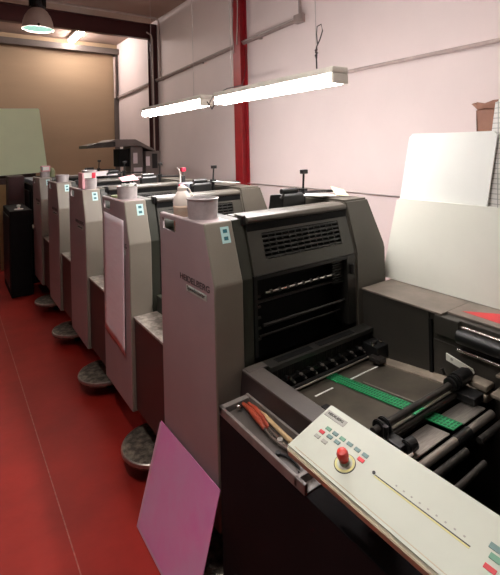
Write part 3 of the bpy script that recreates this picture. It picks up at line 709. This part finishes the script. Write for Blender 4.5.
# ------------------------------------------------------------------ control panel
def cz(x): return .905 + .28 * (x - .74)
X = Vector((1, 0, .28)).normalized(); Nn = Vector((-.28, 0, 1)).normalized()
def cp(x, y, l=0): return Vector((x, y, cz(x))) + Nn * l
Cn = thing('control_panel', (.82, .4, .78), 'long cream control panel with red emergency button resting across feeder edge', 'control panel')
q = MB()
def slab(x0, x1, y0, y1, l0, l1, m, bev=0):
    tb = bmesh.new()
    v = [tb.verts.new(cp(x, y, l)) for l in (l0, l1) for x, y in ((x0, y0), (x1, y0), (x1, y1), (x0, y1))]
    for f in ((0, 1, 2, 3), (4, 5, 6, 7), (0, 1, 5, 4), (1, 2, 6, 5), (2, 3, 7, 6), (3, 0, 4, 7)): tb.faces.new([v[i] for i in f])
    bmesh.ops.recalc_face_normals(tb, faces=tb.faces[:])
    if bev: bmesh.ops.bevel(tb, geom=tb.edges[:], offset=bev, segments=2, affect='EDGES')
    q._merge(tb, m)
slab(.738, .912, -.35, .918, -.030, 0, 'cream', bev=.004); q.build('panel_body', Cn)
q = MB(); slab(.733, .748, -.35, .912, -.026, -.004, 'creamedge', bev=.002); slab(.749, .7505, -.30, .895, .0, .0006, 'creamedge'); q.build('edge_strip', Cn)
q = MB()
slab(.85, .905, .15, .20, -.12, -.026, 'framegrey', bev=.003); q.build('bracket', Cn); q = MB(); slab(.85, .905, .75, .80, -.12, -.026, 'framegrey', bev=.003); q.build('bracket', Cn)
def btn(x, y, m, w=.009, l=.026):
    global q
    q = MB(); slab(x - w / 2, x + w / 2, y - l / 2, y + l / 2, 0, .0018, m, bev=.0005); return q.build('button', Cn)
for k in range(6): btn(.845, .862 - k * .0255, ('bgreen', 'bteal', 'bgreen', 'bteal', 'bteal', 'bteal')[k], .010, .017)
btn(.827, .870, 'bred', .010, .017)
for k, mm in enumerate(('bteal', 'bteal')): btn(.829, .842 - k * .0265, mm, .010, .017)
btn(.829, .735, 'bred', .010, .019)
for k in range(2): btn(.8095, .870 - k * .0265, 'bgrey', .010, .017)
btn(.809, .412, 'bred', .010, .022); btn(.831, .412, 'bgreen', .012, .022); btn(.848, .42, 'bteal', .012, .022); btn(.831, .385, 'bteal', .012, .022)
q = MB(); slab(.873, .893, .835, .908, 0, .001, 'panelgrey', bev=.0004); o = q.build('label_plate', Cn)
text('lettering', 'HEIDELBERG', .011, cp(.879, .900, .0012), (0, -1, 0), X, 'ink', o, width=.055)
q = MB(); slab(.8190, .8215, .455, .685, 0, .0008, 'ink'); slab(.8155, .819, .455, .685, 0, .0006, 'yellow'); q.cyl(cp(.823, .69, 0), cp(.823, .69, .002), .004, 'ink', seg=12)
for k in range(9): slab(.829, .832, .47 + k * .02, .474 + k * .02, 0, .0005, 'panelgrey')
q.build('scale_slot', Cn)
# emergency stop
q = MB()
R_ = Matrix.Translation(cp(.797, .759)) @ Vector((0, 0, 1)).rotation_difference(Nn).to_matrix().to_4x4()
q.lathe([(.0, .0015), (.026, .0015), (.0275, .001), (.0275, 0)], (0, 0, 0), 'ink', seg=40, xf=R_)
q.lathe([(.0, .0022), (.0255, .0022), (.026, .001)], (0, 0, 0), 'yellow', seg=40, xf=R_)
q.lathe([(.0, .0028), (.019, .0028), (.0195, .001)], (0, 0, 0), 'cream', seg=40, xf=R_)
e = q.build('emergency_button', Cn); e['label'] = 'red emergency button on a yellow ring'
q = MB(); q.lathe([(.009, 0), (.011, .008), (.011, .016), (.012, .018), (.0145, .022), (.015, .03), (.012, .037), (.006, .040), (0, .0405)], (0, 0, 0), 'estop', seg=32, xf=R_)
q.lathe([(.0125, .002), (.0125, .012)], (0, 0, 0), 'panelgrey', seg=24, xf=R_); q.build('button_head', e)

# ------------------------------------------------------------------ tools in the tray
zt = .760
t = thing('pliers', (.86, 1.2, zt), 'pliers with red orange handles lying in the grey tool tray', 'pliers')
q = MB(); q.tube([(.868, 1.325, zt + .016), (.862, 1.27, zt + .022), (.852, 1.21, zt + .022), (.846, 1.165, zt + .016)], .009, 'redpl', seg=10, taper=[.7, 1.1, 1.1, .7]); q.build('handle', t)
q = MB(); q.tube([(.885, 1.315, zt + .016), (.879, 1.26, zt + .024), (.868, 1.20, zt + .024), (.858, 1.16, zt + .018)], .008, 'redpl', seg=10, taper=[.7, 1.1, 1.1, .7]); q.build('handle', t)
q = MB(); q.tube([(.848, 1.165, zt + .015), (.842, 1.12, zt + .012), (.846, 1.07, zt + .012), (.851, 1.03, zt + .01)], .006, 'chrome', seg=8); q.tube([(.860, 1.162, zt + .016), (.858, 1.12, zt + .012), (.852, 1.07, zt + .012), (.847, 1.03, zt + .01)], .006, 'chrome', seg=8)
q.cyl((.852, 1.09, zt + .004), (.852, 1.09, zt + .02), .010, 'steel', seg=14); q.build('jaws', t)
t = thing('paint_brush', (.885, 1.15, zt), 'pale wooden handled brush lying behind the pliers', 'brush')
q = MB(); q.tube([(.892, 1.30, zt + .010), (.890, 1.22, zt + .013), (.886, 1.16, zt + .014), (.882, 1.10, zt + .012), (.878, 1.0, zt + .012), (.868, .955, zt + .012)], .009, 'wood', seg=10, taper=[.6, 1, .8, .9, 1.1, .9]); q.build('brush_handle', t)
q = MB(); q.box(.865, .890, 1.295, 1.32, zt + .002, zt + .014, 'black', bev=.002); q.build('bristles', t)
q = MB()
tb = bmesh.new(); bmesh.ops.create_uvsphere(tb, u_segments=16, v_segments=10, radius=.012); q._merge(tb, 'chrome', Matrix.Translation((.845, 1.322, zt + .012)))
q.tube([(.845, 1.322, zt + .012), (.858, 1.325, zt + .012), (.875, 1.332, zt + .014)], .005, 'black')
tag(q.build('ball_head_bolt', origin=(.85, 1.32, zt)), 'silver ball headed bolt at the far tray corner', 'bolt')
q = MB(); q.tube([(.822, 1.055, zt + .005), (.835, 1.03, zt + .006), (.835, .995, zt + .006), (.826, .965, zt + .006)], .004, 'black'); q.cyl((.82, 1.06, zt + .001), (.82, 1.06, zt + .009), .009, 'black', seg=8); q.cyl((.828, .965, zt + .001), (.828, .965, zt + .008), .008, 'dsteel', seg=12)
tag(q.build('hex_key', origin=(.83, 1.0, zt)), 'small dark key tool near the front tray corner', 'tool')

# ------------------------------------------------------------------ boards leaning on the right, cabinet and carton
def lean(name, y0, y1, zb_, zt_, xb, xt, th, m, label, skew=0, cat='board', skew0=0):
    q = MB(); tb = bmesh.new()
    pts = [(xb, y1, zb_), (xb, y0, zb_), (xt, y0 + skew0, zt_), (xt, y1 + skew, zt_)]
    a = [tb.verts.new(p) for p in pts]; b = [tb.verts.new((p[0] + th, p[1], p[2])) for p in pts]
    tb.faces.new(a); tb.faces.new(b[::-1])
    for i in range(4): tb.faces.new([a[i], b[i], b[(i + 1) % 4], a[(i + 1) % 4]])
    bmesh.ops.recalc_face_normals(tb, faces=tb.faces[:])
    bmesh.ops.bevel(tb, geom=[e for e in tb.edges if abs(e.verts[0].co.x - e.verts[1].co.x) > th * .9 and abs(e.verts[0].co.y - e.verts[1].co.y) < 1e-4 and abs(e.verts[0].co.z - e.verts[1].co.z) < 1e-4], offset=.012, segments=3, affect='EDGES')
    q._merge(tb, m); return tag(q.build(name, origin=(xb, (y0 + y1) / 2, zb_)), label, cat)
lean('cream_board', .10, 1.462, 1.024, 1.435, 1.845, 1.895, .010, 'cboard', 'large lower cream board standing on the feeder side box', skew=-.065)
lean('white_board', 1.006, 1.46, 1.024, 1.762, 1.885, 1.945, .008, 'white', 'upper white board rising behind the cream board', skew=-.115, skew0=-.093)
lean('grid_sheet', .40, 1.035, 1.024, 1.90, 1.915, 1.968, .006, 'grid', 'grid ruled sheet at right edge beside white board', cat='paper', skew=-.105)
t = thing('storage_cabinet', (2.25, .7, 0), 'grey cabinet behind the leaning boards', 'cabinet')
q = MB(); q.box(2.07, 2.6, .25, 1.16, 0, 1.72, 'statgrey', bev=.006); q.build('cabinet_body', t)
q = MB(); q.box(2.062, 2.07, .27, .70, .06, 1.70, 'statgrey', bev=.003); q.build('door', t)
q = MB(); q.box(2.062, 2.07, .71, 1.14, .06, 1.70, 'statgrey', bev=.003); q.build('door', t)
t = thing('cardboard_carton', (2.3, 1.0, 1.72), 'open brown cardboard carton behind top of the white board', 'box')
q = MB()
for a in ((2.2, 2.45, 1.13, 1.137), (2.2, 2.45, .80, .807), (2.2, 2.207, .80, 1.137), (2.443, 2.45, .80, 1.137)): q.box(a[0], a[1], a[2], a[3], 1.722, 1.875, 'cardboard')
q.box(2.2, 2.45, .8, 1.137, 1.722, 1.728, 'cardboard'); q.build('carton_body', t)
q = MB(); tb = bmesh.new()
gg = [[tb.verts.new((2.205 - .02 * j + .05 * (j / 3), 1.13 - i * .04, 1.873 + .014 * j + .008 * math.sin(i * 1.9 + j))) for j in range(4)] for i in range(9)]
for i in range(8):
    for j in range(3): tb.faces.new([gg[i][j], gg[i + 1][j], gg[i + 1][j + 1], gg[i][j + 1]])
q._merge(tb, 'cardboard'); o = q.build('flap', t); o.modifiers.new('s', 'SOLIDIFY').thickness = .004
q = MB(); q.prism([(1.13, 1.872), (1.165, 1.91), (1.15, 1.915), (1.12, 1.878)], 'x', 2.21, 2.44, 'cardboard'); q.build('flap', t)

# ------------------------------------------------------------------ far end: delivery, black cabinet, boards, hooded station
t = thing('delivery_unit', (1.35, 6.7, 0), 'dark delivery end block of the press behind fifth unit', 'delivery unit')
q = MB(); q.box(.87, 1.9, 6.22, 7.2, 0, 1.28, 'base', bev=.01); q.build('delivery_body', t)
q = MB(); q.box(.90, 1.85, 6.25, 7.15, 1.28, 1.33, 'bluegrey', bev=.008); q.build('top_cover', t)
q = MB(); q.box(.848, .862, 6.3, 7.1, .3, 1.2, 'black', bev=.004); q.build('side_door', t)
t = thing('black_cabinet', (.72, 6.1, 0), 'low black cabinet with a small white knob on top', 'cabinet')
q = MB(); q.box(.57, .805, 5.75, 6.5, 0, 1.02, 'interior', bev=.01); q.build('cabinet_body', t)
q = MB(); q.box(.562, .57, 5.80, 6.45, .1, .95, 'black', bev=.003); q.build('door', t)
q = MB(); q.lathe([(0, 0), (.05, 0), (.05, .008), (.015, .012), (.012, .03), (.022, .04), (.020, .055), (0, .06)], (.68, 5.88, 1.02), 'white', seg=20); q.build('knob', t)
q = MB(); q.box(.585, .68, 7.2, 7.22, 0, 1.24, 'tanboard', bev=.002); tag(q.build('fibre_board', origin=(.63, 7.2, 0)), 'narrow tan board standing upright at the left edge', 'board')
q = MB(); q.box(.645, .84, 6.6, 6.9, 0, 1.385, 'brownpanel', bev=.006); q.box(.66, .825, 6.594, 6.6, 1.06, 1.37, 'maroon', bev=.002)
tag(q.build('brown_case', origin=(.72, 6.75, 0)), 'tall dark brown case behind the black cabinet', 'case')
for k in range(4):
    q = MB(); q.box(.81 + k * .006, .86, 6.52 + k * .0, 6.54, 1.02, 1.12 + .03 * k, 'brownpanel'); q.bm.free()
# green board leaning at the far wall
q = MB(); tb = bmesh.new()
pts = [(-.5, 7.75, 1.30), (1.335, 7.75, 1.37), (1.27, 8.02, 2.42), (1.255, 8.03, 2.44), (-.5, 8.02, 2.38)]
a = [tb.verts.new(p) for p in pts]; b = [tb.verts.new((p[0], p[1] + .02, p[2])) for p in pts]
tb.faces.new(a); tb.faces.new(b[::-1])
for i in range(5): tb.faces.new([a[i], b[i], b[(i + 1) % 5], a[(i + 1) % 5]])
q._merge(tb, 'greenboard'); tag(q.build('green_board', origin=(.4, 7.75, 1.33)), 'huge pale green board leaning upright at the far left', 'board')
t = thing('board_rack', (.4, 8.0, 0), 'dark low rack carrying the pale green board', 'rack')
q = MB(); q.box(-.6, 1.45, 7.65, 7.9, 0, 1.295, 'brownpanel', bev=.006); q.build('rack_body', t)
q = MB(); q.box(-.6, 1.20, 8.06, 8.10, 0, 2.2, 'brownpanel'); q.build('back_rail', t)
# hooded station
t = thing('hooded_inspection_station', (2.2, 6.3, 0), 'grey station with flat overhanging hood and notices at far press end', 'inspection station')
q = MB()
q.box(2.00, 2.62, 6.25, 6.85, 0, 1.22, 'statgrey', bev=.01); q.box(1.95, 2.66, 6.2, 6.9, 1.18, 1.24, 'statgrey', bev=.008)
q.build('station_base', t)
q = MB(); q.box(2.21, 2.40, 6.26, 6.6, 1.24, 1.76, 'statgrey', bev=.006)
q.box(2.42, 2.66, 6.2, 6.6, 1.24, 1.68, 'statgrey', bev=.01); q.build('station_column', t)
q = MB(); q.box(2.03, 2.19, 6.25, 6.50, 1.46, 1.72, 'interior', bev=.004); q.build('monitor', t)
q = MB()
q.prism([(1.86, 1.745), (1.86, 1.83), (1.95, 1.86), (2.25, 1.86), (2.55, 1.70), (2.55, 1.67), (2.32, 1.76), (2.27, 1.765)], 'y', 6.15, 6.75, 'statgrey', bev=.006)
q.build('hood', t)
q = MB(); q.prism([(1.56, 1.735), (1.56, 1.775), (1.70, 1.81), (1.95, 1.83), (1.95, 1.76)], 'y', 6.13, 6.6, 'dsteel', bev=.004); q.build('hood_arm', t)
for (xa, xb, za, zb2, mm) in ((2.245, 2.31, 1.50, 1.66, 'paper'), (2.42, 2.48, 1.46, 1.60, 'paper'), (2.25, 2.38, 1.28, 1.44, 'paper'), (2.52, 2.60, 1.42, 1.64, 'black')):
    yy = 6.25 if xa < 2.4 else 6.195
    q = MB(); q.box(xa, xb, yy - .004, yy + .004, za, zb2, mm); q.build('notice', t)

# ------------------------------------------------------------------ lights
def area(name, loc, size, energy, col, rot=(0, 0, 0), sy=None):
    l = bpy.data.lights.new(name, 'AREA'); l.energy = energy; l.color = col; l.size = size
    if sy: l.shape = 'RECTANGLE'; l.size_y = sy
    o = bpy.data.objects.new(name, l); COL.objects.link(o); o.location = loc; o.rotation_euler = rot; return o
# point light added below the bay lamp's lens to carry its light
l = bpy.data.lights.new('bay_bulb', 'POINT'); l.energy = 42; l.color = (1.0, .93, .82); l.shadow_soft_size = .15
o = bpy.data.objects.new('bay_bulb', l); COL.objects.link(o); o.location = (.949, 5.94, 3.2)
wd = bpy.data.worlds.new('World'); SC.world = wd; wd.use_nodes = True
wd.node_tree.nodes['Background'].inputs[0].default_value = (.9, .72, .68, 1); wd.node_tree.nodes['Background'].inputs[1].default_value = .025

# ------------------------------------------------------------------ camera
yaw, roll, f = .6097, -.0231, 431.5
fw = Vector((math.sin(yaw), math.cos(yaw), 0)); r = Vector((math.cos(yaw), -math.sin(yaw), 0)); u = r.cross(fw)
c, s = math.cos(roll), math.sin(roll)
rr = c * r + s * u; uu = -s * r + c * u
cam = bpy.data.cameras.new('Camera'); co = bpy.data.objects.new('Camera', cam); COL.objects.link(co)
mw = Matrix((rr, uu, -fw)).transposed().to_4x4(); mw.translation = (0, 0, 1.72); co.matrix_world = mw
cam.sensor_fit = 'VERTICAL'; cam.sensor_height = 36; cam.lens = f / 575 * 36
cam.shift_y = -(287.5 - 146.1) / 575; cam.clip_start = .02
SC.camera = co
SC.view_settings.view_transform = 'Standard'; SC.view_settings.look = 'None'
SC.view_settings.exposure = 0.0; SC.view_settings.gamma = 1; SC.view_settings.use_curve_mapping = False
